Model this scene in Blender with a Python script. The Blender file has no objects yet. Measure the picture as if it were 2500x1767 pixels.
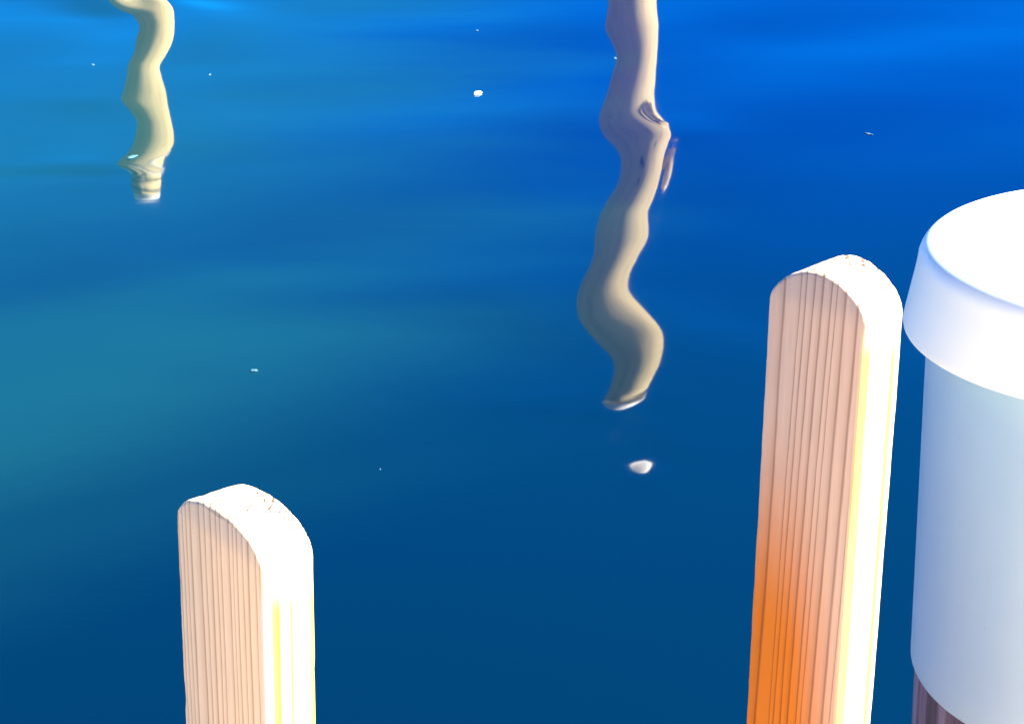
import bpy, bmesh, math, random
import numpy as np
from mathutils import Vector, Matrix, noise
rad = math.radians
scene = bpy.context.scene
col = scene.collection

# ------------------------------------------------------------------ camera
EYE = 1.9                                   # eye height over the water
cam_d = bpy.data.cameras.new('camera')
cam_d.sensor_width = 36.0
cam_d.lens = 36.0 * 4500 / 2500
cam_d.clip_start = 0.05
cam_d.clip_end = 5000
cam = bpy.data.objects.new('camera', cam_d)
col.objects.link(cam)
_p, _r = rad(22.0), rad(-0.5)
fw = Vector((0, math.cos(_p), -math.sin(_p)))
r0 = Vector((1, 0, 0)); u0 = Vector((0, math.sin(_p), math.cos(_p)))
rv = math.cos(_r) * r0 + math.sin(_r) * u0
uv = -math.sin(_r) * r0 + math.cos(_r) * u0
m3 = Matrix((rv, uv, -fw)).transposed()
cam.matrix_world = Matrix.Translation((0, 0, EYE)) @ m3.to_4x4()
scene.camera = cam

# ------------------------------------------------------------------ light
SUN_EL, SUN_AZ = rad(46), rad(92)          # azimuth clockwise from +y
sun_dir = Vector((math.sin(SUN_AZ) * math.cos(SUN_EL), math.cos(SUN_AZ) * math.cos(SUN_EL), math.sin(SUN_EL)))
world = bpy.data.worlds.new('World')
scene.world = world
world.use_nodes = True
nt = world.node_tree
bgn = nt.nodes['Background']
sky = nt.nodes.new('ShaderNodeTexSky')
sky.sky_type = 'NISHITA'
sky.sun_disc = False
sky.sun_elevation = SUN_EL
sky.sun_rotation = SUN_AZ
sky.altitude = 0
sky.air_density = 0.55
sky.dust_density = 0.0
sky.ozone_density = 5.0
hsv = nt.nodes.new('ShaderNodeHueSaturation')
hsv.inputs['Saturation'].default_value = 1.7
hsv.inputs['Hue'].default_value = 0.512
nt.links.new(sky.outputs['Color'], hsv.inputs['Color'])
nt.links.new(hsv.outputs['Color'], bgn.inputs['Color'])
bgn.inputs['Strength'].default_value = 0.06
sl = bpy.data.lights.new('sun', 'SUN')
sl.energy = 5.0
sl.angle = rad(0.5)
sl.color = (1.0, 0.95, 0.86)
so = bpy.data.objects.new('sun', sl)
so.rotation_euler = sun_dir.to_track_quat('Z', 'Y').to_euler()
so.location = (4, -2, 6)
col.objects.link(so)
scene.view_settings.view_transform = 'Standard'
scene.view_settings.look = 'None'
scene.view_settings.gamma = 1
scene.view_settings.use_curve_mapping = False
scene.view_settings.exposure = 2.45

# ------------------------------------------------------------------ helpers
def tag(o, label=None, cat=None, group=None, kind=None):
    if label: o['label'] = label
    if cat: o['category'] = cat
    if group: o['group'] = group
    if kind: o['kind'] = kind
    return o
def empty(name, loc, label, cat, group=None):
    o = bpy.data.objects.new(name, None)
    o.location = loc
    col.objects.link(o)
    return tag(o, label, cat, group)
def link(name, me, mat, parent=None, smooth=True):
    if smooth:
        me.polygons.foreach_set('use_smooth', [True] * len(me.polygons))
    me.materials.append(mat)
    o = bpy.data.objects.new(name, me)
    col.objects.link(o)
    if parent: o.parent = parent
    return o
def lathe(name, prof, mat, parent=None, seg=96, jig=None, closed=False, sharp=None):
    """prof: (radius, z) from bottom to top; ends at radius 0 are closed"""
    bm = bmesh.new()
    rings = []
    for k, (r, z) in enumerate(prof):
        if r < 1e-6:
            rings.append([bm.verts.new((0, 0, z))])
        else:
            ring = []
            for i in range(seg):
                a = 2 * math.pi * i / seg
                rr, zz = (r, z) if jig is None else jig(r, z, a, k)
                ring.append(bm.verts.new((rr * math.cos(a), rr * math.sin(a), zz)))
            rings.append(ring)
    pairs = list(zip(rings[:-1], rings[1:]))
    if closed: pairs.append((rings[-1], rings[0]))
    for A, B in pairs:
        for i in range(seg):
            j = (i + 1) % seg
            if len(A) == 1 and len(B) == 1: continue
            if len(A) == 1: bm.faces.new((A[0], B[j], B[i]))
            elif len(B) == 1: bm.faces.new((A[i], A[j], B[0]))
            else: bm.faces.new((A[i], A[j], B[j], B[i]))
    bmesh.ops.recalc_face_normals(bm, faces=bm.faces)
    me = bpy.data.meshes.new(name)
    bm.to_mesh(me); bm.free()
    o = link(name, me, mat, parent)
    return o
def mat_new(name):
    m = bpy.data.materials.new(name)
    m.use_nodes = True
    n = m.node_tree
    return m, n, n.nodes['Principled BSDF'], n.nodes['Material Output']
def N(n, t, **kw):
    x = n.nodes.new(t)
    for k, v in kw.items():
        if k in ('inp',):
            for a, b in v.items(): x.inputs[a].default_value = b
        else: setattr(x, k, v)
    return x
def ramp(n, stops, interp='LINEAR'):
    r = n.nodes.new('ShaderNodeValToRGB')
    r.color_ramp.interpolation = interp
    e = r.color_ramp.elements
    while len(e) < len(stops): e.new(0.5)
    for x, (p, c) in zip(e, stops):
        x.position = p; x.color = tuple(c) + ((1,) if len(c) == 3 else ())
    return r
def math_n(n, op, a=None, b=None, c=None, clamp=False):
    x = n.nodes.new('ShaderNodeMath'); x.operation = op; x.use_clamp = clamp
    for i, v in enumerate((a, b, c)):
        if v is None: continue
        if isinstance(v, (int, float)): x.inputs[i].default_value = v
        else: n.links.new(v, x.inputs[i])
    return x.outputs[0]
def mixc(n, fac, a, b, blend='MIX'):
    x = n.nodes.new('ShaderNodeMix'); x.data_type = 'RGBA'; x.blend_type = blend
    for s, v in ((x.inputs[0], fac), (x.inputs[6], a), (x.inputs[7], b)):
        if isinstance(v, (int, float)): s.default_value = v
        elif isinstance(v, tuple): s.default_value = tuple(v) + ((1,) if len(v) == 3 else ())
        else: n.links.new(v, s)
    return x.outputs[2]

# ------------------------------------------------------------------ water
def spline(xs,ys,q):
    """monotone-ish C1 cubic (finite-difference tangents)"""
    xs=np.asarray(xs,float);ys=np.asarray(ys,float)
    h=np.diff(xs);dl=np.diff(ys)/h
    m=np.empty_like(ys);m[1:-1]=(dl[:-1]*h[1:]+dl[1:]*h[:-1])/(h[1:]+h[:-1]);m[0]=0;m[-1]=0
    q=np.asarray(q,float);qc=np.clip(q,xs[0],xs[-1])
    i=np.clip(np.searchsorted(xs,qc)-1,0,len(h)-1);t=(qc-xs[i])/h[i]
    return (2*t**3-3*t**2+1)*ys[i]+(t**3-2*t**2+t)*h[i]*m[i]+(-2*t**3+3*t**2)*ys[i+1]+(t**3-t**2)*h[i]*m[i+1]
def sst(e0,e1,v):
    t=np.clip((v-e0)/(e1-e0),0,1);return t*t*(3-2*t)
def bg(x,y):
    w=(1-sst(5.5,6.8,np.abs(x)))*sst(2.3,2.8,y)*(1-sst(11.5,12.4,y))
    z=0*x
    for lam,dx,dy,ph,sl in ((1.6,-.545,.838,5.49,.017),(2.9,-.30,.954,5.9,.010),(.95,-.15,.989,.3,.005),(.62,.34,.94,.2,.002)):
        k=2*np.pi/lam
        m=.75+.45*np.sin(.9*x*dy-.7*y*dx+3*ph)
        z=z+sl/k*np.sin(k*(dx*x+dy*y-ph))*m
    return z*w
def pole_h(x,y,p):
    u=x-spline(p['y'],p['xc'],y)
    a=spline(p['y'],p['a'],y);b=spline(p['y'],p['b'],y);e=spline(p['y'],p['e'],y)
    ga=np.exp(-(u/.36)**2);gb=np.exp(-(u/.2)**2)
    fade=sst(p['y'][0],p['y'][0]+.5,y)*(1-sst(p['y'][-1]-1.,p['y'][-1],y))
    z=(a*u*ga+.5*b*u*u*gb+e*np.exp(-(u/.8)**2))*fade
    if 'ty' in p:
        k=.5*sst(p['yt']-.12,p['yt']-.04,y)*(1-sst(p['yt']+.1,p['yt']+.4,y))
        q=y-k*u
        z=z+spline(p['ty'],p['tt'],q)*np.exp(-(u/.16)**2)*sst(p['ty'][0],p['ty'][0]+.4,y)*(1-sst(p['ty'][-1]-.5,p['ty'][-1],y))
    if 'yb' in p:
        v=y-p['yb'];ub=x-p['xb']
        z=z+(p['sb']*v+p['ab']*ub)*np.exp(-(v/p['lv'])**2-(ub/p['lu'])**2)
    return z
def surface(x,y,tabs):
    z=bg(x,y)
    for p in tabs:
        z=z*(1-.75*np.exp(-((x-spline(p['y'],p['xc'],y))/.4)**2))
    for p in tabs: z=z+pole_h(x,y,p)
    return z

TAB = [{'x': 0.9322, 'D': 14.0, 'R': 0.19, 'H': 4.191, 'y': [3.4878, 3.7589, 3.9297, 4.0362, 4.1628, 4.3408, 4.4233, 4.5195, 4.6165, 4.7052, 4.813, 4.9253, 5.0253, 5.1289, 5.2836, 5.415, 5.5841, 5.7973, 5.9119, 6.0724, 6.2355, 6.4117, 6.5919, 6.7875, 6.928, 7.0927, 7.2065, 7.4307, 7.6741, 8.0554, 8.4815, 8.7931, 9.1167, 9.4624, 9.8443, 10.5702, 11.403], 'xc': [0.2547, 0.2721, 0.2975, 0.3096, 0.2979, 0.2767, 0.2873, 0.3113, 0.3317, 0.3434, 0.3373, 0.3239, 0.3051, 0.2903, 0.2806, 0.2979, 0.3324, 0.3648, 0.3749, 0.3921, 0.4256, 0.4619, 0.4857, 0.5019, 0.5048, 0.5022, 0.4978, 0.4912, 0.5107, 0.55, 0.5923, 0.6034, 0.6098, 0.6321, 0.6581, 0.7025, 0.7491], 'a': [0.0, 0.0, 0.0, 0.0, 0.0, 0.0, -0.0024, 0.00391, 0.0104, 0.01381, 0.00955, -0.00025, -0.01472, -0.02616, -0.03511, -0.03168, -0.02184, -0.01396, -0.01217, -0.0074, 0.00605, 0.02083, 0.02929, 0.03428, 0.03529, 0.03045, 0.0167, -0.00802, -0.00771, 0.00529, 0.02427, 0.02476, 0.01209, 0.00155, -0.00275, 0.0, 0.0], 'b': [0.0, 0.0, 0.0, 0.0, 0.0, 0.0, 0.0647, 0.0384, 0.0801, 0.143, 0.2806, 0.3992, 0.3856, 0.2688, 0.064, -0.022, -0.0366, 0.1026, 0.0972, 0.0235, -0.0211, -0.1117, -0.1238, -0.0968, 0.0216, 0.2307, 0.2064, -0.0009, -0.0788, -0.0714, -0.1257, 0.0021, 0.1054, -0.0862, -0.1719, 0.0, 0.0], 'e': [-0.0007278, -0.0007278, -0.0007278, -0.0007278, -0.0007278, -0.0007342, -0.0007521, -0.0007415, -0.0005965, -0.0004542, -0.000524, -0.0005869, -0.0004468, -0.0001432, 0.0001451, -0.0004376, -0.0013617, -0.0019365, -0.0020689, -0.0022412, -0.002267, -0.0017779, -0.0011807, -0.0006656, -0.0005636, -0.0006492, -0.000753, -0.0008012, -0.000982, -0.0010561, -0.0004291, -0.0001472, -3.04e-05, 0.0001048, 7.64e-05, -7.9e-06, 0.0], 'xb': 0.3188, 'yb': 4.036, 'sb': -0.025, 'ab': 0.0115, 'lv': 0.124, 'lu': 0.06, 'ty': [3.3132, 3.362, 3.4108, 3.4596, 3.5084, 3.5572, 3.606, 3.6548, 3.7036, 3.7524, 3.8012, 3.85, 3.87, 3.8782, 3.8864, 3.8946, 3.9028, 3.911, 3.9192, 3.9274, 3.9356, 3.9438, 3.952, 3.9602, 3.9684, 3.9766, 3.9848, 3.993, 4.0012, 4.0094, 4.0176, 4.0258, 4.034, 4.0422, 4.0504, 4.0587, 4.0669, 4.0751, 4.0833, 4.0915, 4.0997, 4.1079, 4.1161, 4.1243, 4.1325, 4.1407, 4.1489, 4.1571, 4.1653, 4.1735, 4.1817, 4.1899, 4.1981, 4.2063, 4.2145, 4.2227, 4.2309, 4.2391, 4.2473, 4.2555, 4.2637, 4.2719, 4.2801, 4.2883, 4.2965, 4.3047, 4.3129, 4.3211, 4.3293, 4.3375, 4.3457, 4.3539, 4.3621, 4.3703, 4.3785, 4.3867, 4.3949, 4.4031, 4.4113, 4.4196, 4.4278, 4.436, 4.4442, 4.4524, 4.4606, 4.4688, 4.477, 4.4852, 4.4934, 4.5016, 4.5098, 4.518, 4.5262, 4.5344, 4.5426, 4.5508, 4.559, 4.5672, 4.5754, 4.5836, 4.5918, 4.6, 4.65, 4.731, 4.8121, 4.8931, 4.9742, 5.0552, 5.1363, 5.2173, 5.2984, 5.3794, 5.4605, 5.5415, 5.6226, 5.7036], 'tt': [0.0, -7.033e-05, -0.00014066, -0.00021099, -0.00028132, -0.00035165, -0.00042198, -0.00049231, -0.00056264, -0.00063297, -0.0007033, -0.00077367, -0.0008043, -0.00081811, -0.00083284, -0.00084851, -0.0008651, -0.00088251, -0.00090057, -0.00091905, -0.00093766, -0.00095602, -0.00097372, -0.00099024, -0.00100504, -0.00101746, -0.00102619, -0.00102895, -0.00102373, -0.00100896, -0.00098348, -0.00094654, -0.00089781, -0.00083742, -0.00076588, -0.00068412, -0.00059351, -0.00049583, -0.00039328, -0.00028849, -0.0001845, -8.476e-05, 6.81e-06, 8.571e-05, 0.00014798, 0.00019225, 0.00021998, 0.00023508, 0.00024077, 0.00023928, 0.00023276, 0.00022325, 0.00021267, 0.00020286, 0.00019556, 0.00019316, 0.00019902, 0.00021574, 0.00024502, 0.00028763, 0.00034342, 0.00041129, 0.00048936, 0.00057677, 0.0006736, 0.00077911, 0.0008917, 0.00100886, 0.00112799, 0.00124738, 0.00136449, 0.00147563, 0.00157691, 0.0016644, 0.00173182, 0.00177639, 0.00180466, 0.00182058, 0.00182696, 0.00182838, 0.00182822, 0.00182573, 0.00182042, 0.00181227, 0.00180165, 0.00178923, 0.00177575, 0.00176183, 0.00174793, 0.00173438, 0.00172135, 0.00170887, 0.00169684, 0.00168501, 0.00167319, 0.00166137, 0.00164955, 0.00163773, 0.00162591, 0.00161409, 0.00160227, 0.00159045, 0.00151839, 0.00140159, 0.00128479, 0.00116799, 0.00105119, 0.00093439, 0.0008176, 0.0007008, 0.000584, 0.0004672, 0.0003504, 0.0002336, 0.0001168, 0.0], 'yt': 4.3856}, {'x': -2.5976, 'D': 13.0, 'R': 0.135, 'H': 2.057, 'y': [4.6763, 5.1633, 5.746, 6.1063, 6.3018, 6.4297, 6.5569, 6.6726, 6.8486, 6.9904, 7.157, 7.3379, 7.5002, 7.6981, 7.8747, 8.1378, 8.3669, 8.5718, 8.8882, 9.2172, 9.3908, 9.582, 9.9652, 10.2645, 10.7098, 11.56], 'xc': [-0.99, -1.08, -1.1857, -1.256, -1.2926, -1.3179, -1.3394, -1.3794, -1.3928, -1.3952, -1.4167, -1.4498, -1.4943, -1.5552, -1.5878, -1.6375, -1.6801, -1.6943, -1.7252, -1.77, -1.8057, -1.8617, -2.0085, -2.1015, -2.1797, -2.27], 'a': [0.0, 0.0, -0.01752, -0.01851, -0.01849, -0.01964, -0.01899, -0.03319, -0.01403, 0.00236, 0.01015, 0.01183, 0.00333, -0.01299, -0.01072, -0.00975, -0.00551, 0.02013, 0.05778, 0.08893, 0.09452, 0.08404, -0.03917, -0.10876, 0.0, 0.0], 'b': [0.0, 0.0, 0.0264, -0.1387, -0.2146, -0.1229, -0.1019, 0.1644, 0.0437, 0.0546, 0.0179, -0.0359, 0.0603, 0.213, 0.1071, -0.0703, -0.1699, -0.1436, -0.0744, -0.1918, -0.1489, 0.1363, 1.8032, 1.5885, 0.0, 0.0], 'e': [-0.0002468, -0.0003068, 0.0006274, 0.0019192, 0.002595, 0.003078, 0.0034795, 0.0045312, 0.0049331, 0.0049418, 0.0047823, 0.0043899, 0.0040344, 0.0043499, 0.0047593, 0.00527, 0.0056515, 0.0055783, 0.0043253, 0.0009173, -0.0023949, -0.0075075, -0.0113335, -0.0040734, 0.0012297, 0.0]}]
def water_height(x, y):
    return surface(x, y, TAB)
def axis(lo, hi, parts, far):
    """parts: list of (start, end, step); then growing steps outwards to +-far"""
    v = []
    for a, b, s in parts:
        n = max(1, int(round((b - a) / s)))
        v += [a + (b - a) * i / n for i in range(n)]
    v.append(parts[-1][1])
    s = parts[-1][2]; x = v[-1]
    while x < far:
        s *= 1.35; x += s; v.append(x)
    s = parts[0][2]; x = v[0]; pre = []
    while x > -far:
        s *= 1.35; x -= s; pre.append(x)
    return np.array(pre[::-1] + v)
gx = axis(0, 0, [(-7.0, 7.0, 0.02)], 900)
gy = axis(0, 0, [(2.2, 3.9, 0.02), (3.9, 4.65, 0.008), (4.65, 12.5, 0.02)], 900)
GX, GY = np.meshgrid(gx, gy)
GZ = water_height(GX.ravel(), GY.ravel())
nx, ny = len(gx), len(gy)
co = np.stack([GX.ravel(), GY.ravel(), GZ], 1).astype(np.float32)
ii, jj = np.meshgrid(np.arange(nx - 1), np.arange(ny - 1))
a0 = (jj * nx + ii).ravel()
quads = np.stack([a0, a0 + 1, a0 + nx + 1, a0 + nx], 1).astype(np.int32)
me = bpy.data.meshes.new('water')
me.vertices.add(len(co)); me.vertices.foreach_set('co', co.ravel())
me.loops.add(quads.size); me.loops.foreach_set('vertex_index', quads.ravel())
me.polygons.add(len(quads))
me.polygons.foreach_set('loop_start', np.arange(0, quads.size, 4, dtype=np.int32))
me.update(calc_edges=True)
wm, n, bs, out = mat_new('water_surface')
tc = N(n, 'ShaderNodeTexCoord')
nz = N(n, 'ShaderNodeTexNoise', inp={'Scale': 0.8, 'Detail': 3.0, 'Roughness': 0.5})
mpw = N(n, 'ShaderNodeMapping', inp={'Rotation': (0, 0, rad(-35)), 'Scale': (0.6, 1.6, 1)})
n.links.new(tc.outputs['Object'], mpw.inputs['Vector']); n.links.new(mpw.outputs[0], nz.inputs['Vector'])
# milky green silt at left; reflected-sky bands, far blue and near dark painted in
sx = N(n, 'ShaderNodeSeparateXYZ'); n.links.new(tc.outputs['Object'], sx.inputs[0])
nzo = math_n(n, 'MULTIPLY_ADD', nz.outputs['Fac'], 2.2, -1.1)
acr = math_n(n, 'ADD', math_n(n, 'ADD', math_n(n, 'MULTIPLY', sx.outputs[0], -0.545), math_n(n, 'MULTIPLY', sx.outputs[1], 0.838)), math_n(n, 'MULTIPLY', nzo, 0.35))
e1_ = ramp(n, [(0.31, (0, 0, 0)), (0.37, (0.32,) * 3), (0.43, (0.95,) * 3), (0.48, (0.85,) * 3), (0.535, (0.5,) * 3), (0.60, (0.75,) * 3), (0.67, (1, 1, 1)), (1.0, (0.8,) * 3)], 'EASE')
n.links.new(math_n(n, 'MULTIPLY', acr, 0.1), e1_.inputs[0])
e2_ = N(n, 'ShaderNodeMapRange', interpolation_type='SMOOTHSTEP', inp={'From Min': 1.0, 'From Max': -1.5}); n.links.new(math_n(n, 'ADD', sx.outputs[0], nzo), e2_.inputs[0])
silt_sky_bands = math_n(n, 'MULTIPLY', e1_.outputs[0], e2_.outputs[0])
e3_ = N(n, 'ShaderNodeMapRange', interpolation_type='SMOOTHSTEP', inp={'From Min': 4.0, 'From Max': 8.0}); n.links.new(sx.outputs[1], e3_.inputs[0])
base = mixc(n, e3_.outputs[0], (0.0001, 0.0082, 0.0190), (0.0001, 0.0046, 0.050))
body = mixc(n, silt_sky_bands, base, (0.0028, 0.034, 0.037))
n.nodes.remove(bs)
df = N(n, 'ShaderNodeBsdfDiffuse'); n.links.new(body, df.inputs['Color'])
gl = N(n, 'ShaderNodeBsdfGlossy', inp={'Color': (0.9, 0.92, 0.95, 1), 'Roughness': 0.03})
fr = N(n, 'ShaderNodeFresnel', inp={'IOR': 2.0})
cap_n = N(n, 'ShaderNodeTexNoise', inp={'Scale': 6.0, 'Detail': 2.0, 'Roughness': 0.5})
mpc = N(n, 'ShaderNodeMapping', inp={'Rotation': (0, 0, rad(-25)), 'Scale': (0.55, 1.5, 1)})
n.links.new(tc.outputs['Object'], mpc.inputs['Vector']); n.links.new(mpc.outputs[0], cap_n.inputs['Vector'])
wb = N(n, 'ShaderNodeBump', inp={'Strength': 1.0, 'Distance': 0.00010}); n.links.new(cap_n.outputs['Fac'], wb.inputs['Height'])
for q in (df, gl, fr): n.links.new(wb.outputs[0], q.inputs['Normal'])
mx = N(n, 'ShaderNodeMixShader')
n.links.new(fr.outputs[0], mx.inputs[0]); n.links.new(df.outputs[0], mx.inputs[1]); n.links.new(gl.outputs[0], mx.inputs[2])
n.links.new(mx.outputs[0], out.inputs['Surface'])
water = tag(link('water', me, wm), 'calm blue green harbour water with slow ripples', kind='structure')
del water['label']

# ------------------------------------------------------------------ wood material
def wood_mat(name, ring_c, early, late, stain, spacing, seed, bump=0.06, stain_box=None, twist=0.0, streak_T=0.0381, streaks=(), checks=()):
    """solid wood: rings round an axis that leans slowly, dark latewood lines, fine pores; object space in metres"""
    m, n, bs, out = mat_new(name)
    tc = N(n, 'ShaderNodeTexCoord')
    sp = N(n, 'ShaderNodeSeparateXYZ'); n.links.new(tc.outputs['Object'], sp.inputs[0])
    # slow wander of the grain along z
    w1 = N(n, 'ShaderNodeTexNoise', inp={'Scale': 1.0, 'Detail': 3.0, 'Roughness': 0.55})
    mp = N(n, 'ShaderNodeMapping', inp={'Location': (seed, seed * 2.3, 0), 'Scale': (18, 18, 1.3)})
    n.links.new(tc.outputs['Object'], mp.inputs['Vector']); n.links.new(mp.outputs[0], w1.inputs['Vector'])
    wob = math_n(n, 'MULTIPLY_ADD', w1.outputs['Fac'], 0.009, -0.0045)
    # tiny irregularity
    w2 = N(n, 'ShaderNodeTexNoise', inp={'Scale': 1.0, 'Detail': 4.0, 'Roughness': 0.7})
    mp2 = N(n, 'ShaderNodeMapping', inp={'Scale': (320, 320, 14)})
    n.links.new(tc.outputs['Object'], mp2.inputs['Vector']); n.links.new(mp2.outputs[0], w2.inputs['Vector'])
    wob2 = math_n(n, 'MULTIPLY_ADD', w2.outputs['Fac'], 0.0014, -0.0007)
    dx = math_n(n, 'ADD', math_n(n, 'SUBTRACT', sp.outputs[0], ring_c[0]), math_n(n, 'MULTIPLY', sp.outputs[2], twist))
    dy = math_n(n, 'SUBTRACT', sp.outputs[1], ring_c[1])
    r2 = math_n(n, 'ADD', math_n(n, 'MULTIPLY', dx, dx), math_n(n, 'MULTIPLY', dy, dy))
    r = math_n(n, 'ADD', math_n(n, 'ADD', math_n(n, 'SQRT', r2), wob), wob2)
    # uneven spacing: add 1-D noise over radius
    nr = N(n, 'ShaderNodeTexNoise', noise_dimensions='1D', inp={'Scale': 60.0, 'Detail': 1.0})
    n.links.new(math_n(n, 'ADD', r, seed), nr.inputs['W'])
    ph = math_n(n, 'ADD', math_n(n, 'DIVIDE', r, spacing), math_n(n, 'MULTIPLY', nr.outputs['Fac'], 2.4))
    fr = math_n(n, 'FRACT', ph)
    line = ramp(n, [(0.0, (0, 0, 0)), (0.45, (0.06,) * 3), (0.74, (0.35,) * 3), (0.87, (1, 1, 1)), (0.93, (0.7,) * 3), (1.0, (0, 0, 0))])
    n.links.new(fr, line.inputs[0])
    # strength of each ring varies
    st = N(n, 'ShaderNodeTexNoise', noise_dimensions='1D', inp={'Scale': 1.0, 'Detail': 0.0})
    n.links.new(math_n(n, 'FLOOR', ph), st.inputs['W'])
    amp = math_n(n, 'MULTIPLY_ADD', st.outputs['Fac'], 1.9, -0.2, clamp=True)
    lf = math_n(n, 'MULTIPLY', line.outputs[0], amp)
    c = mixc(n, lf, early, late)
    # fine fibre flecks
    fl = ramp(n, [(0.35, (0.93,) * 3), (0.6, (1.03,) * 3)])
    n.links.new(w2.outputs['Fac'], fl.inputs[0])
    c = mixc(n, 1.0, c, fl.outputs[0], 'MULTIPLY')
    if stain_box:
        # resin / finish still on the lower left of the face
        (zt, zb, xl, xr) = stain_box
        fz = N(n, 'ShaderNodeMapRange', interpolation_type='SMOOTHSTEP', inp={'From Min': zt, 'From Max': zb}); n.links.new(math_n(n, 'ADD', sp.outputs[2], math_n(n, 'MULTIPLY', wob, 8.0)), fz.inputs[0])
        fx = N(n, 'ShaderNodeMapRange', interpolation_type='SMOOTHSTEP', inp={'From Min': xr, 'From Max': xl}); n.links.new(math_n(n, 'ADD', math_n(n, 'MULTIPLY_ADD', sp.outputs[2], 0.125, sp.outputs[0]), math_n(n, 'MULTIPLY', wob, 1.5)), fx.inputs[0])
        f = math_n(n, 'MULTIPLY', fz.outputs[0], fx.outputs[0])
        f = math_n(n, 'MULTIPLY', f, math_n(n, 'ADD', 1.0, math_n(n, 'MULTIPLY', math_n(n, 'SUBTRACT', st.outputs['Fac'], 0.5), math_n(n, 'MULTIPLY', math_n(n, 'SUBTRACT', 1.0, f), 2.2))), clamp=True)
        cs = mixc(n, lf, stain, (stain[0] * 0.28, stain[1] * 0.2, stain[2] * 0.5))
        c = mixc(n, f, c, cs)
    # narrow face: broad resin-yellow streaks and a few dark checks
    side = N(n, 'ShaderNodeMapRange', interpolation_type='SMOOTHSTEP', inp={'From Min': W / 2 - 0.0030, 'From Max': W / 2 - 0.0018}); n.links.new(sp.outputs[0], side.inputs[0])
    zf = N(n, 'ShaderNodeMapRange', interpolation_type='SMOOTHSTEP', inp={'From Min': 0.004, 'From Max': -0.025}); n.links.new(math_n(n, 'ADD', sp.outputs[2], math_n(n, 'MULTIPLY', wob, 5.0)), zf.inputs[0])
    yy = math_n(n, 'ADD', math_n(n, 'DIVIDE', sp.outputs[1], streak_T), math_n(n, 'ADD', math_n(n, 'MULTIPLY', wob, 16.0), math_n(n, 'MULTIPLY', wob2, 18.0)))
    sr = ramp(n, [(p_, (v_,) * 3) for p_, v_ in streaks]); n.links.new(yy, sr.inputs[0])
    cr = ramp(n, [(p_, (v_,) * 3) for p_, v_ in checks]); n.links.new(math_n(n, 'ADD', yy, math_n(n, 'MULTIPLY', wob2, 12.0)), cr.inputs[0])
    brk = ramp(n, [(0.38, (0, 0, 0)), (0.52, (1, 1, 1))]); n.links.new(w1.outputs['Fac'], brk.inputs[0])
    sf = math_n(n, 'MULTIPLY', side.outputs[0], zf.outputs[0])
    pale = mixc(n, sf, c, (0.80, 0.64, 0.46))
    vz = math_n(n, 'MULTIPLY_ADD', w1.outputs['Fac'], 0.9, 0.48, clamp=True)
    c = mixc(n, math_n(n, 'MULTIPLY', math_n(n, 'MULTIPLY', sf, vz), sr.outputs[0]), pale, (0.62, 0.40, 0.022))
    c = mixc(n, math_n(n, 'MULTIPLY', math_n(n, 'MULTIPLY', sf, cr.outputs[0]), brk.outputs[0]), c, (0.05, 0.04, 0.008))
    # end grain on the crown: broken dark pores along the rings
    ge = N(n, 'ShaderNodeNewGeometry')
    sn = N(n, 'ShaderNodeSeparateXYZ'); n.links.new(ge.outputs['True Normal'], sn.inputs[0])
    up_ = N(n, 'ShaderNodeMapRange', inp={'From Min': 0.70, 'From Max': 0.85}); n.links.new(sn.outputs[2], up_.inputs[0])
    pn = N(n, 'ShaderNodeTexNoise', inp={'Scale': 300.0, 'Detail': 2.0}); n.links.new(tc.outputs['Object'], pn.inputs['Vector'])
    pr = ramp(n, [(0.45, (0, 0, 0)), (0.55, (1, 1, 1))]); n.links.new(pn.outputs['Fac'], pr.inputs[0])
    el = ramp(n, [(0.55, (0, 0, 0)), (0.75, (1, 1, 1)), (0.92, (1, 1, 1)), (0.98, (0, 0, 0))]); n.links.new(fr, el.inputs[0])
    pl = N(n, 'ShaderNodeTexNoise', inp={'Scale': 38.0, 'Detail': 1.0}); n.links.new(tc.outputs['Object'], pl.inputs['Vector'])
    plr = ramp(n, [(0.42, (0, 0, 0)), (0.55, (1, 1, 1))]); n.links.new(pl.outputs['Fac'], plr.inputs[0])
    ef = math_n(n, 'MULTIPLY', math_n(n, 'MULTIPLY', math_n(n, 'MULTIPLY', up_.outputs[0], pr.outputs[0]), el.outputs[0]), plr.outputs[0])
    c = mixc(n, ef, c, (0.06, 0.045, 0.03))
    n.links.new(c, bs.inputs['Base Color'])
    bs.inputs['Roughness'].default_value = 0.62
    bs.inputs['Specular IOR Level'].default_value = 0.3
    bmp = N(n, 'ShaderNodeBump', inp={'Strength': bump, 'Distance': 0.002})
    hgt = math_n(n, 'SUBTRACT', math_n(n, 'MULTIPLY', w2.outputs['Fac'], 1.0), math_n(n, 'MULTIPLY', line.outputs[0], 0.2))
    n.links.new(hgt, bmp.inputs['Height']); n.links.new(bmp.outputs[0], bs.inputs['Normal'])
    return m

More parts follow.
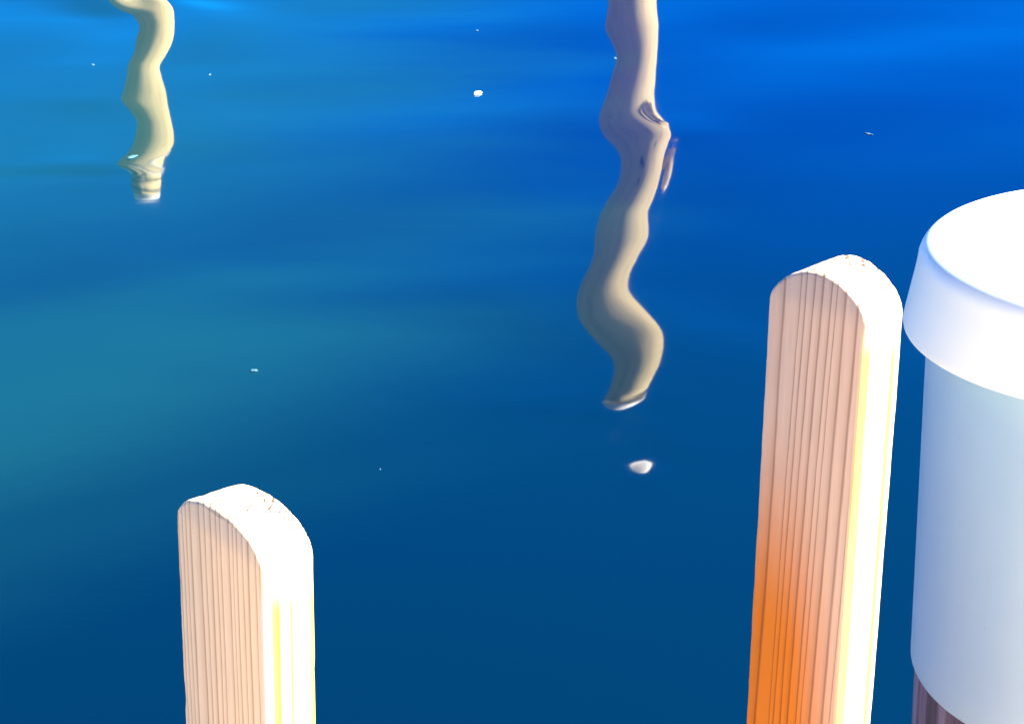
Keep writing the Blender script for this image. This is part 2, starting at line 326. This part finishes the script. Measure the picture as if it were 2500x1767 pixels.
# ------------------------------------------------------------------ pickets
W = 0.0889
def picket(name, loc, yaw, lean, h, T, nexp, length, mat, label, seed, chips=(), crown=0.0):
    """upright 2x4 with a rounded top, origin at the middle of the arch's spring line on the near face"""
    rng = random.Random(seed)
    outline = []
    NA = 72
    zs = [-length + (length) * i / 160 for i in range(160)]
    ln = Vector((lean[0], lean[1], 0))
    for z in zs: outline.append((-W / 2, z))
    for i in range(NA + 1):
        th = math.pi - math.pi * i / NA
        cx, sz = math.cos(th), math.sin(th)
        cc = math.copysign(abs(cx) ** (2 / nexp), cx); ss = max(sz, 0) ** (2 / nexp)
        outline.append((cc * W / 2, ss * h))
    for z in zs[::-1]: outline.append((W / 2, z))
    P = len(outline)
    bev = 0.0022
    lay = [0.0, bev * 0.35, bev] + [bev + (T - 2 * bev) * k / 12 for k in range(1, 12)] + [T - bev, T - bev * 0.35, T]
    ins = [bev, bev * 0.35, 0.0] + [0.0] * 11 + [0.0, bev * 0.35, bev]
    bm = bmesh.new()
    # outward normals of the outline
    nrm = []
    for i in range(P):
        a = outline[max(i - 1, 0)]; b = outline[min(i + 1, P - 1)]
        tx, tz = b[0] - a[0], b[1] - a[1]
        l = math.hypot(tx, tz) or 1
        nrm.append((-tz / l, tx / l))
    grid = []
    for k, (y, d) in enumerate(zip(lay, ins)):
        row = []
        for i, (x, z) in enumerate(outline):
            top = z > -0.001
            nzv = noise.noise(Vector((x * 120 + seed * 7, y * 120, z * (120 if top else 25)))) 
            nz2 = noise.noise(Vector((x * 520, y * 260 + seed, z * (520 if top else 60))))
            amp = 0.00055 if top else 0.00035
            disp = amp * nzv + amp * 0.7 * nz2
            dd = d + (0.0009 * abs(nz2) if d > 0 else 0)
            for (ci, cz, cr, cd, side) in chips:
                if side == (1 if x > 0 else -1) and k <= 3:
                    q = 1 - abs(z - cz) / cr
                    if q > 0: dd += cd * min(1, q * 1.6)
            nx_, nz_ = nrm[i]
            px = x + nx_ * (disp - dd); pz = z * (1 + crown * y / T if z > 0 else 1) + nz_ * (disp - dd)
            v = Vector((px, y, pz))
            row.append(bm.verts.new(v))
        grid.append(row)
    for k in range(len(lay) - 1):
        for i in range(P - 1):
            bm.faces.new((grid[k][i], grid[k][i + 1], grid[k + 1][i + 1], grid[k + 1][i]))
        bm.faces.new((grid[k][P - 1], grid[k][0], grid[k + 1][0], grid[k + 1][P - 1]))
    half = P // 2
    for row in (grid[0], grid[-1]):
        for i in range(half):
            a, b, c_, d_ = row[i], row[i + 1], row[P - 2 - i], row[P - 1 - i]
            vs = []
            for v in (a, b, c_, d_):
                if v not in vs: vs.append(v)
            if len(vs) >= 3:
                try: bm.faces.new(vs)
                except ValueError: pass
    bmesh.ops.recalc_face_normals(bm, faces=bm.faces)
    me = bpy.data.meshes.new(name)
    bm.to_mesh(me); bm.free()
    o = link(name, me, mat)
    # lean is a real tilt of the board
    up = Vector((lean[0], lean[1], 1)).normalized()
    c, s = math.cos(yaw), math.sin(yaw)
    wv = Vector((c, -s, 0)); wv = (wv - up * wv.dot(up)).normalized()
    dv = up.cross(wv)
    o.matrix_world = Matrix.Translation(loc) @ Matrix((wv, dv, up)).transposed().to_4x4()
    me.set_sharp_from_angle(angle=rad(50))
    return tag(o, label, 'dock post', 'round-topped pine posts along the dock edge')

EARLY = (0.70, 0.47, 0.33); LATE = (0.36, 0.19, 0.11)
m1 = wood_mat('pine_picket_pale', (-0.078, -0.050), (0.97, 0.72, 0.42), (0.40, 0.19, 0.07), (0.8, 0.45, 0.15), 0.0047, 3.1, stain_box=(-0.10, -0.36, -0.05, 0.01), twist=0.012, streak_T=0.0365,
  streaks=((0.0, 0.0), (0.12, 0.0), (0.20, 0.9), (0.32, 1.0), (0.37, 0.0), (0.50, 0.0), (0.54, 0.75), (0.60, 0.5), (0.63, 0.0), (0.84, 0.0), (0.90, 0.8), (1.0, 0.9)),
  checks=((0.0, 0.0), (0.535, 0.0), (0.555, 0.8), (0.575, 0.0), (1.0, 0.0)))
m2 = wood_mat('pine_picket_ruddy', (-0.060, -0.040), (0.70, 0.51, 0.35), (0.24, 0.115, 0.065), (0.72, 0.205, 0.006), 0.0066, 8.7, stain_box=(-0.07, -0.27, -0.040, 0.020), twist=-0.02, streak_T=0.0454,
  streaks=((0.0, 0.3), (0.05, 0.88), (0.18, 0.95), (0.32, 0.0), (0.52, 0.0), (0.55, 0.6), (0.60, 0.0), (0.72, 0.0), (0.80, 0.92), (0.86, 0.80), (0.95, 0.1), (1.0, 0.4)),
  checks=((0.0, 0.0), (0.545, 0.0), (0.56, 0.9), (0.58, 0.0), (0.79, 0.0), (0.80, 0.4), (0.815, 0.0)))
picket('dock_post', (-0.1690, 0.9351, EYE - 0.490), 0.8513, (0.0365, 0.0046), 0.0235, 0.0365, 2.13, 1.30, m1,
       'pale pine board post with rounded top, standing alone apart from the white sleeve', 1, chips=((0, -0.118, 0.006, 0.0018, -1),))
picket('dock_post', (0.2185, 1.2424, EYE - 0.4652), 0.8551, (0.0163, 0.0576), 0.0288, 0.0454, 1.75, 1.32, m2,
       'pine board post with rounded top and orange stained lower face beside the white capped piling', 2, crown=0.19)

# ------------------------------------------------------------------ sleeved piling beside the dock
def vinyl(name, lo, hi):
    m, n, bs, out = mat_new(name)
    tc = N(n, 'ShaderNodeTexCoord')
    nz = N(n, 'ShaderNodeTexNoise', inp={'Scale': 7.0, 'Detail': 4.0, 'Roughness': 0.55}); n.links.new(tc.outputs['Object'], nz.inputs['Vector'])
    rp = ramp(n, [(0.3, lo), (0.7, hi)]); n.links.new(nz.outputs['Fac'], rp.inputs[0])
    mp = N(n, 'ShaderNodeMapping', inp={'Scale': (40, 40, 2.5)}); n.links.new(tc.outputs['Object'], mp.inputs['Vector'])
    n2 = N(n, 'ShaderNodeTexNoise', inp={'Scale': 1.0, 'Detail': 5.0, 'Roughness': 0.6}); n.links.new(mp.outputs[0], n2.inputs['Vector'])
    r2 = ramp(n, [(0.42, (0.985, 0.985, 0.98)), (0.60, (1, 1, 1))]); n.links.new(n2.outputs['Fac'], r2.inputs[0])
    n3 = N(n, 'ShaderNodeTexNoise', inp={'Scale': 160.0, 'Detail': 2.0}); n.links.new(tc.outputs['Object'], n3.inputs['Vector'])
    r3 = ramp(n, [(0.22, (0.8, 0.8, 0.8)), (0.26, (1, 1, 1))]); n.links.new(n3.outputs['Fac'], r3.inputs[0])
    n.links.new(mixc(n, 1.0, mixc(n, 1.0, rp.outputs[0], r2.outputs[0], 'MULTIPLY'), r3.outputs[0], 'MULTIPLY'), bs.inputs['Base Color'])
    bs.inputs['Roughness'].default_value = 0.4
    bs.inputs['Specular IOR Level'].default_value = 0.4
    bmp = N(n, 'ShaderNodeBump', inp={'Strength': 0.05, 'Distance': 0.004}); n.links.new(nz.outputs['Fac'], bmp.inputs['Height']); n.links.new(bmp.outputs[0], bs.inputs['Normal'])
    return m
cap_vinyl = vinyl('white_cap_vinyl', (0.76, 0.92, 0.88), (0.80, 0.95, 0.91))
sleeve_vinyl = vinyl('shade_tinted_sleeve_vinyl', (0.27, 0.48, 0.645), (0.30, 0.515, 0.68))  # white sleeve: its darker, bluer shade is painted into the colour

# weathered timber, grooved along its length
def weathered(name, a, b, dark, k=1.0, bump=0.6, crack=0.25):
    m, n, bs, out = mat_new(name)
    tc = N(n, 'ShaderNodeTexCoord')
    mp = N(n, 'ShaderNodeMapping', inp={'Scale': (70 * k, 70 * k, 3.5)})
    n.links.new(tc.outputs['Object'], mp.inputs['Vector'])
    nz = N(n, 'ShaderNodeTexNoise', inp={'Scale': 1.0, 'Detail': 6.0, 'Roughness': 0.65}); n.links.new(mp.outputs[0], nz.inputs['Vector'])
    mp2 = N(n, 'ShaderNodeMapping', inp={'Scale': (26 * k, 26 * k, 1.0)}); n.links.new(tc.outputs['Object'], mp2.inputs['Vector'])
    n2 = N(n, 'ShaderNodeTexNoise', inp={'Scale': 1.0, 'Detail': 3.0}); n.links.new(mp2.outputs[0], n2.inputs['Vector'])
    c = ramp(n, [(0.30, dark), (0.42, a), (0.62, b), (0.75, a)]); n.links.new(nz.outputs['Fac'], c.inputs[0])
    d = ramp(n, [(0.36, (crack,) * 3), (0.44, (1, 1, 1))]); n.links.new(n2.outputs['Fac'], d.inputs[0])
    n.links.new(mixc(n, 1.0, c.outputs[0], d.outputs[0], 'MULTIPLY'), bs.inputs['Base Color'])
    bs.inputs['Roughness'].default_value = 0.85
    bmp = N(n, 'ShaderNodeBump', inp={'Strength': bump, 'Distance': 0.006})
    n.links.new(math_n(n, 'ADD', nz.outputs['Fac'], n2.outputs['Fac']), bmp.inputs['Height']); n.links.new(bmp.outputs[0], bs.inputs['Normal'])
    return m
old_pile = weathered('weathered_pile', (0.055, 0.045, 0.075), (0.17, 0.17, 0.25), (0.018, 0.006, 0.016))

pil = empty('sleeved_piling', (0.5076, 1.4242, 0.0), 'dark weathered timber piling wrapped in a white sleeve under a wide white cap', 'piling')
lx, ly = -0.0321, -0.0141
zr = EYE - 0.5504
up = Vector((lx, ly, 1)).normalized()
e1 = Vector((0, 1, 0)).cross(up).normalized(); e2 = up.cross(e1)
MW = Matrix.Translation((0, 0, zr)) @ Matrix((e1, e2, up)).transposed().to_4x4()
CT, CB, CH = 0.1700, 0.18, 0.0765
prof = [(0.1630, 0.004), (0.1780, 0.0), (0.1796, 0.0008), (CB, 0.0028)]
for i in range(1, 9):
    f = i / 9
    prof.append((CB + (CT - CB) * f, 0.0028 + (CH - 0.022 - 0.0028) * f))
for i in range(9):                                  # rounded shoulder
    t = i / 8 * math.pi / 2
    prof.append((CT - 0.020 + 0.020 * math.cos(t), CH - 0.020 + 0.020 * math.sin(t)))
for i in range(1, 8):
    r = (CT - 0.020) * (1 - i / 8)
    prof.append((r, CH + 0.004 * (1 - (r / (CT - 0.020)) ** 2)))
prof += [(0.0, CH + 0.004)]
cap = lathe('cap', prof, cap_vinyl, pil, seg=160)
cap.matrix_local = MW
ZB = -0.8736 + 0.5504
sl_prof = [(0.1560, 0.0), (0.1560, ZB + 0.001), (0.1566, ZB), (0.1590, ZB), (0.1596, ZB + 0.0012)]
for i in range(1, 13): sl_prof.append((0.1596, ZB + 0.0012 + (-ZB + 0.02) * i / 12))
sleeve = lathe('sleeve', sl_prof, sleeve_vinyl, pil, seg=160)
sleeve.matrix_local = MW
def groove(r, z, a, k):
    v = Vector((math.cos(a) * 7, math.sin(a) * 7, z * 0.8))
    g = noise.noise(v * 3.1) * 0.0016 + noise.noise(Vector((math.cos(a) * 30, math.sin(a) * 30, z * 1.5))) * 0.0016
    return r + min(g, 0.001) - 0.001, z
pile = lathe('pile', [(0.1555, -2.2 + 0.06 * i) for i in range(37)], old_pile, pil, seg=220, jig=groove)
pile.matrix_local = MW

# ------------------------------------------------------------------ the two mooring pilings out in the water
raw = weathered('bleached_pile', (0.57, 0.42, 0.18), (0.63, 0.465, 0.20), (0.46, 0.33, 0.13), 0.35, 0.06, 0.85)
whitep, n, bs, out = mat_new('white_cone_plastic')
bs.inputs['Base Color'].default_value = (0.8, 0.74, 0.62, 1); bs.inputs['Roughness'].default_value = 0.5
ropem, n, bs, out = mat_new('tarred_rope')
bs.inputs['Base Color'].default_value = (0.06, 0.045, 0.03, 1); bs.inputs['Roughness'].default_value = 0.9
galv, n, bs, out = mat_new('timber_cleat_wood')
bs.inputs['Base Color'].default_value = (0.66, 0.49, 0.24, 1); bs.inputs['Roughness'].default_value = 0.7
def wobble(sd, amp):
    def f(r, z, a, k):
        return r + amp * noise.noise(Vector((math.cos(a) * 1.2 + sd, math.sin(a) * 1.2, z * 0.9))), z
    return f
def torus_ring(name, R, r, z, mat, parent, tilt=0.0):
    prof = [(R + r * math.cos(t), z + r * math.sin(t)) for t in [2 * math.pi * i / 10 for i in range(10)]]
    return lathe(name, prof, mat, parent, seg=48, closed=True, jig=lambda rr, zz, a, k: (rr, zz + tilt * math.cos(a - 0.7)))
def box_mesh(name, parts, mat, parent):
    bm = bmesh.new()
    for c, s, rz in parts:
        g = bmesh.ops.create_cube(bm, size=1.0)
        bmesh.ops.scale(bm, vec=s, verts=g['verts'])
        bmesh.ops.rotate(bm, cent=(0, 0, 0), matrix=Matrix.Rotation(rz, 3, 'Y'), verts=g['verts'])
        bmesh.ops.translate(bm, vec=c, verts=g['verts'])
    bmesh.ops.bevel(bm, geom=list(bm.edges), offset=0.004, segments=2, affect='EDGES')
    me = bpy.data.meshes.new(name); bm.to_mesh(me); bm.free()
    return link(name, me, mat, parent, smooth=False)
pA, pB = TAB
big = empty('mooring_piling', (pA['x'], pA['D'], 0), 'tall pine mooring piling with a white cone cap, mirrored in the middle of the water', 'piling', 'mooring pilings mirrored in the water')
RA = pA['R']
lathe('pile', [(RA, -2.0 + 0.1 * i) for i in range(61)] + [(0, 4.0)], raw, big, seg=72, jig=wobble(2.0, 0.006))
lathe('cap', [(RA + 0.004, 4.08), (RA + 0.012, 4.085), (RA + 0.012, 4.12), (RA * 0.86, 4.22), (RA * 0.62, 4.32), (RA * 0.3, 4.40), (0, 4.43)], whitep, big, seg=72)
def lump(name, c, s, mat, parent, seed, rough=0.3, sub=4):
    bm = bmesh.new()
    bmesh.ops.create_icosphere(bm, subdivisions=sub, radius=1)
    for v in bm.verts:
        k = 1 + rough * noise.noise(v.co * 1.9 + Vector((seed, 0, 0))) + rough * 0.5 * noise.noise(v.co * 4.5 + Vector((0, seed, 0)))
        v.co = Vector((v.co.x * s[0] * k, v.co.y * s[1] * k, v.co.z * s[2] * k))
    me = bpy.data.meshes.new(name); bm.to_mesh(me); bm.free()
    o = link(name, me, mat, parent)
    o.location = c
    return o
def on_pile(lat, z, out=0.0):
    return (lat, -math.sqrt(max((RA + out) ** 2 - lat * lat, 0)), z)
lump('knot', on_pile(0.125, 1.575, -0.005), (0.052, 0.035, 0.085), raw, big, 4.0, 0.5)
lump('knot', on_pile(0.168, 1.60, -0.01), (0.035, 0.03, 0.075), raw, big, 9.0, 0.4)
# dark bark left in the crease round the knot
bm = bmesh.new()
rings = []
for i in range(15):
    a_ = rad(105 + i * 11)
    cx_, cz_ = 0.118 + 0.056 * math.cos(a_), 1.575 + 0.088 * math.sin(a_)
    p0 = Vector(on_pile(cx_, cz_, 0.0)); w_ = 0.0105 * math.sin(math.pi * (i + 0.6) / 15.2) + 0.002
    rings.append([bm.verts.new(p0 + Vector((w_ * math.cos(q), -0.5 * w_ * abs(math.cos(q)), 1.2 * w_ * math.sin(q)))) for q in [2 * math.pi * j / 8 for j in range(8)]])
for A, B in zip(rings[:-1], rings[1:]):
    for j in range(8): bm.faces.new((A[j], A[(j + 1) % 8], B[(j + 1) % 8], B[j]))
me = bpy.data.meshes.new('bark_crease'); bm.to_mesh(me); bm.free()
link('bark_crease', me, ropem, big)
for i, (la, zz, s_) in enumerate(((-0.035, 2.10, 0.016), (-0.015, 2.13, 0.012), (-0.03, 2.22, 0.010), (0.06, 2.03, 0.008), (0.09, 1.78, 0.006), (-0.12, 1.70, 0.009), (0.13, 1.88, 0.006))):
    lump('knot_hole', on_pile(la, zz, -0.002), (s_, 0.006, s_ * 1.7), ropem, big, i * 2.7, 0.6, 3)
pg = lump('peg', (0.256, -0.02, 2.315), (0.036, 0.040, 0.150), galv, big, 3.0, 0.18)
pa = lump('peg_root', (0.062 - 0.250 + 0.155, 0.01, -0.095), (0.062, 0.04, 0.050), galv, pg, 6.0, 0.25)
small = empty('mooring_piling', (pB['x'], pB['D'], 0), 'slimmer mooring piling with white ring below its top, mirrored in the left water', 'piling', 'mooring pilings mirrored in the water')
RB = pB['R']
lathe('pile', [(RB, -2.0 + 0.1 * i) for i in range(39)] + [(RB, 1.83), (RB * 0.92, 1.86), (RB * 0.90, 2.03), (0, 2.03)], raw, small, seg=64, jig=wobble(5.0, 0.005))
lathe('band', [(RB + 0.001, 1.831), (RB + 0.007, 1.833), (RB + 0.007, 1.843), (RB + 0.001, 1.845)], whitep, small, seg=64)
lathe('cap', [(RB * 0.92, 2.022), (RB * 0.93, 2.025), (RB * 0.93, 2.055), (RB * 0.88, 2.068), (0, 2.075)], whitep, small, seg=64)
for zc in (1.90, 1.985):
    torus_ring('rope', RB * 0.92, 0.007, zc, ropem, small, 0.015)

# ------------------------------------------------------------------ floating flecks
foam, n, bs, out = mat_new('dry_foam')
bs.inputs['Base Color'].default_value = (0.60, 0.72, 0.74, 1); bs.inputs['Roughness'].default_value = 0.8
def px_ray(px, py):
    d = fw + ((px - 1250) * rv - (py - 883.5) * uv) / 4500
    t = EYE / -d.z
    return d.x * t, d.y * t, d.length * t
def fleck(px, py, w, h, rz, label, seed, name='foam_fleck', cat='foam fleck'):
    x, y, dist = px_ray(px, py)
    mpp = dist / 4500
    rng = random.Random(seed)
    bm = bmesh.new()
    bmesh.ops.create_icosphere(bm, subdivisions=3, radius=1)
    A, B = w * mpp / 2, h * mpp / 2 / (EYE / dist)
    for v in bm.verts:
        k = 1 + (0.4 if w > 14 else 0.8) * noise.noise(v.co * 1.7 + Vector((seed * 3.3, 0, 0)))
        v.co = Vector((v.co.x * A * k, v.co.y * B * k, v.co.z * min(A, B) * 0.3 * k))
    me = bpy.data.meshes.new(name); bm.to_mesh(me); bm.free()
    o = link(name, me, foam if w > 14 and py < 300 else scum)
    z = float(water_height(np.array([x]), np.array([y]))[0])
    o.location = (x, y, z + min(A, B) * 0.2)
    o.rotation_euler = (0, 0, rz)
    return tag(o, label, cat, 'pale flecks floating on the water')
scum, n, bs, out = mat_new('wet_scum')
bs.inputs['Base Color'].default_value = (0.04, 0.12, 0.17, 1); bs.inputs['Roughness'].default_value = 0.7
fleck(1166, 226, 19, 8, -0.3, 'largest white foam fleck, floating alone between the two reflections', 1)
fleck(1502, 140, 6, 5, 0, 'small white fleck touching the left edge of the taller reflection', 2)
fleck(227, 161, 6, 5, 0.3, 'pale dot floating left of the shorter reflection', 3)
fleck(512, 185, 5, 5, 0, 'pale dot floating right of the shorter reflection', 4)
fleck(2121, 327, 8, 5, 0.6, 'lone pale dot on deep blue water up and left of the white cap', 5)
fleck(620, 905, 18, 5, -0.2, 'thin pale sliver floating well above the pale post', 6)
fleck(322, 389, 15, 9, -0.5, 'pale fleck floating on the dark side of the shorter reflection near its tip', 7)
fleck(1165, 77, 5, 3, 0, 'faint tiny fleck floating near the top edge, above the largest fleck', 8)
fleck(928, 1145, 3, 3, 0, 'faint tiny fleck floating up and right of the pale post', 9)

# ------------------------------------------------------------------ the dock underfoot (below the picture)
deckm = weathered('deck_boards', (0.72, 0.50, 0.28), (0.78, 0.55, 0.32), (0.5, 0.33, 0.18), 0.6)
nrm2 = Vector((-0.624, 0.781, 0)); along = Vector((0.781, 0.624, 0))
edge_n = 1.06; deck_z = EYE - 1.6  # unseen deck carried past the posts, boards kept pale, to bounce warm light
bm = bmesh.new()
def slab(c, s):
    g = bmesh.ops.create_cube(bm, size=1.0)
    M = Matrix((along, nrm2, Vector((0, 0, 1)))).transposed()
    for v in g['verts']:
        l = Vector((v.co.x * s[0], v.co.y * s[1], v.co.z * s[2])) + Vector(c)
        v.co = M @ l
k = 0
t = -3.0
while t < 3.2:
    tc_ = t + 0.07
    e = edge_n if abs(tc_ - 1.285) > 0.27 else 0.56
    slab((tc_, (e - 2.6) / 2, deck_z - 0.019), (0.137, e + 2.6, 0.038))
    t += 0.145
slab((-1.0, 1.02, deck_z - 0.16), (3.9, 0.04, 0.235))
slab((0.1, -2.4, deck_z - 0.16), (6.1, 0.04, 0.235))
me = bpy.data.meshes.new('dock_deck'); bm.to_mesh(me); bm.free()
tag(link('dock_deck', me, deckm, smooth=False), kind='structure')
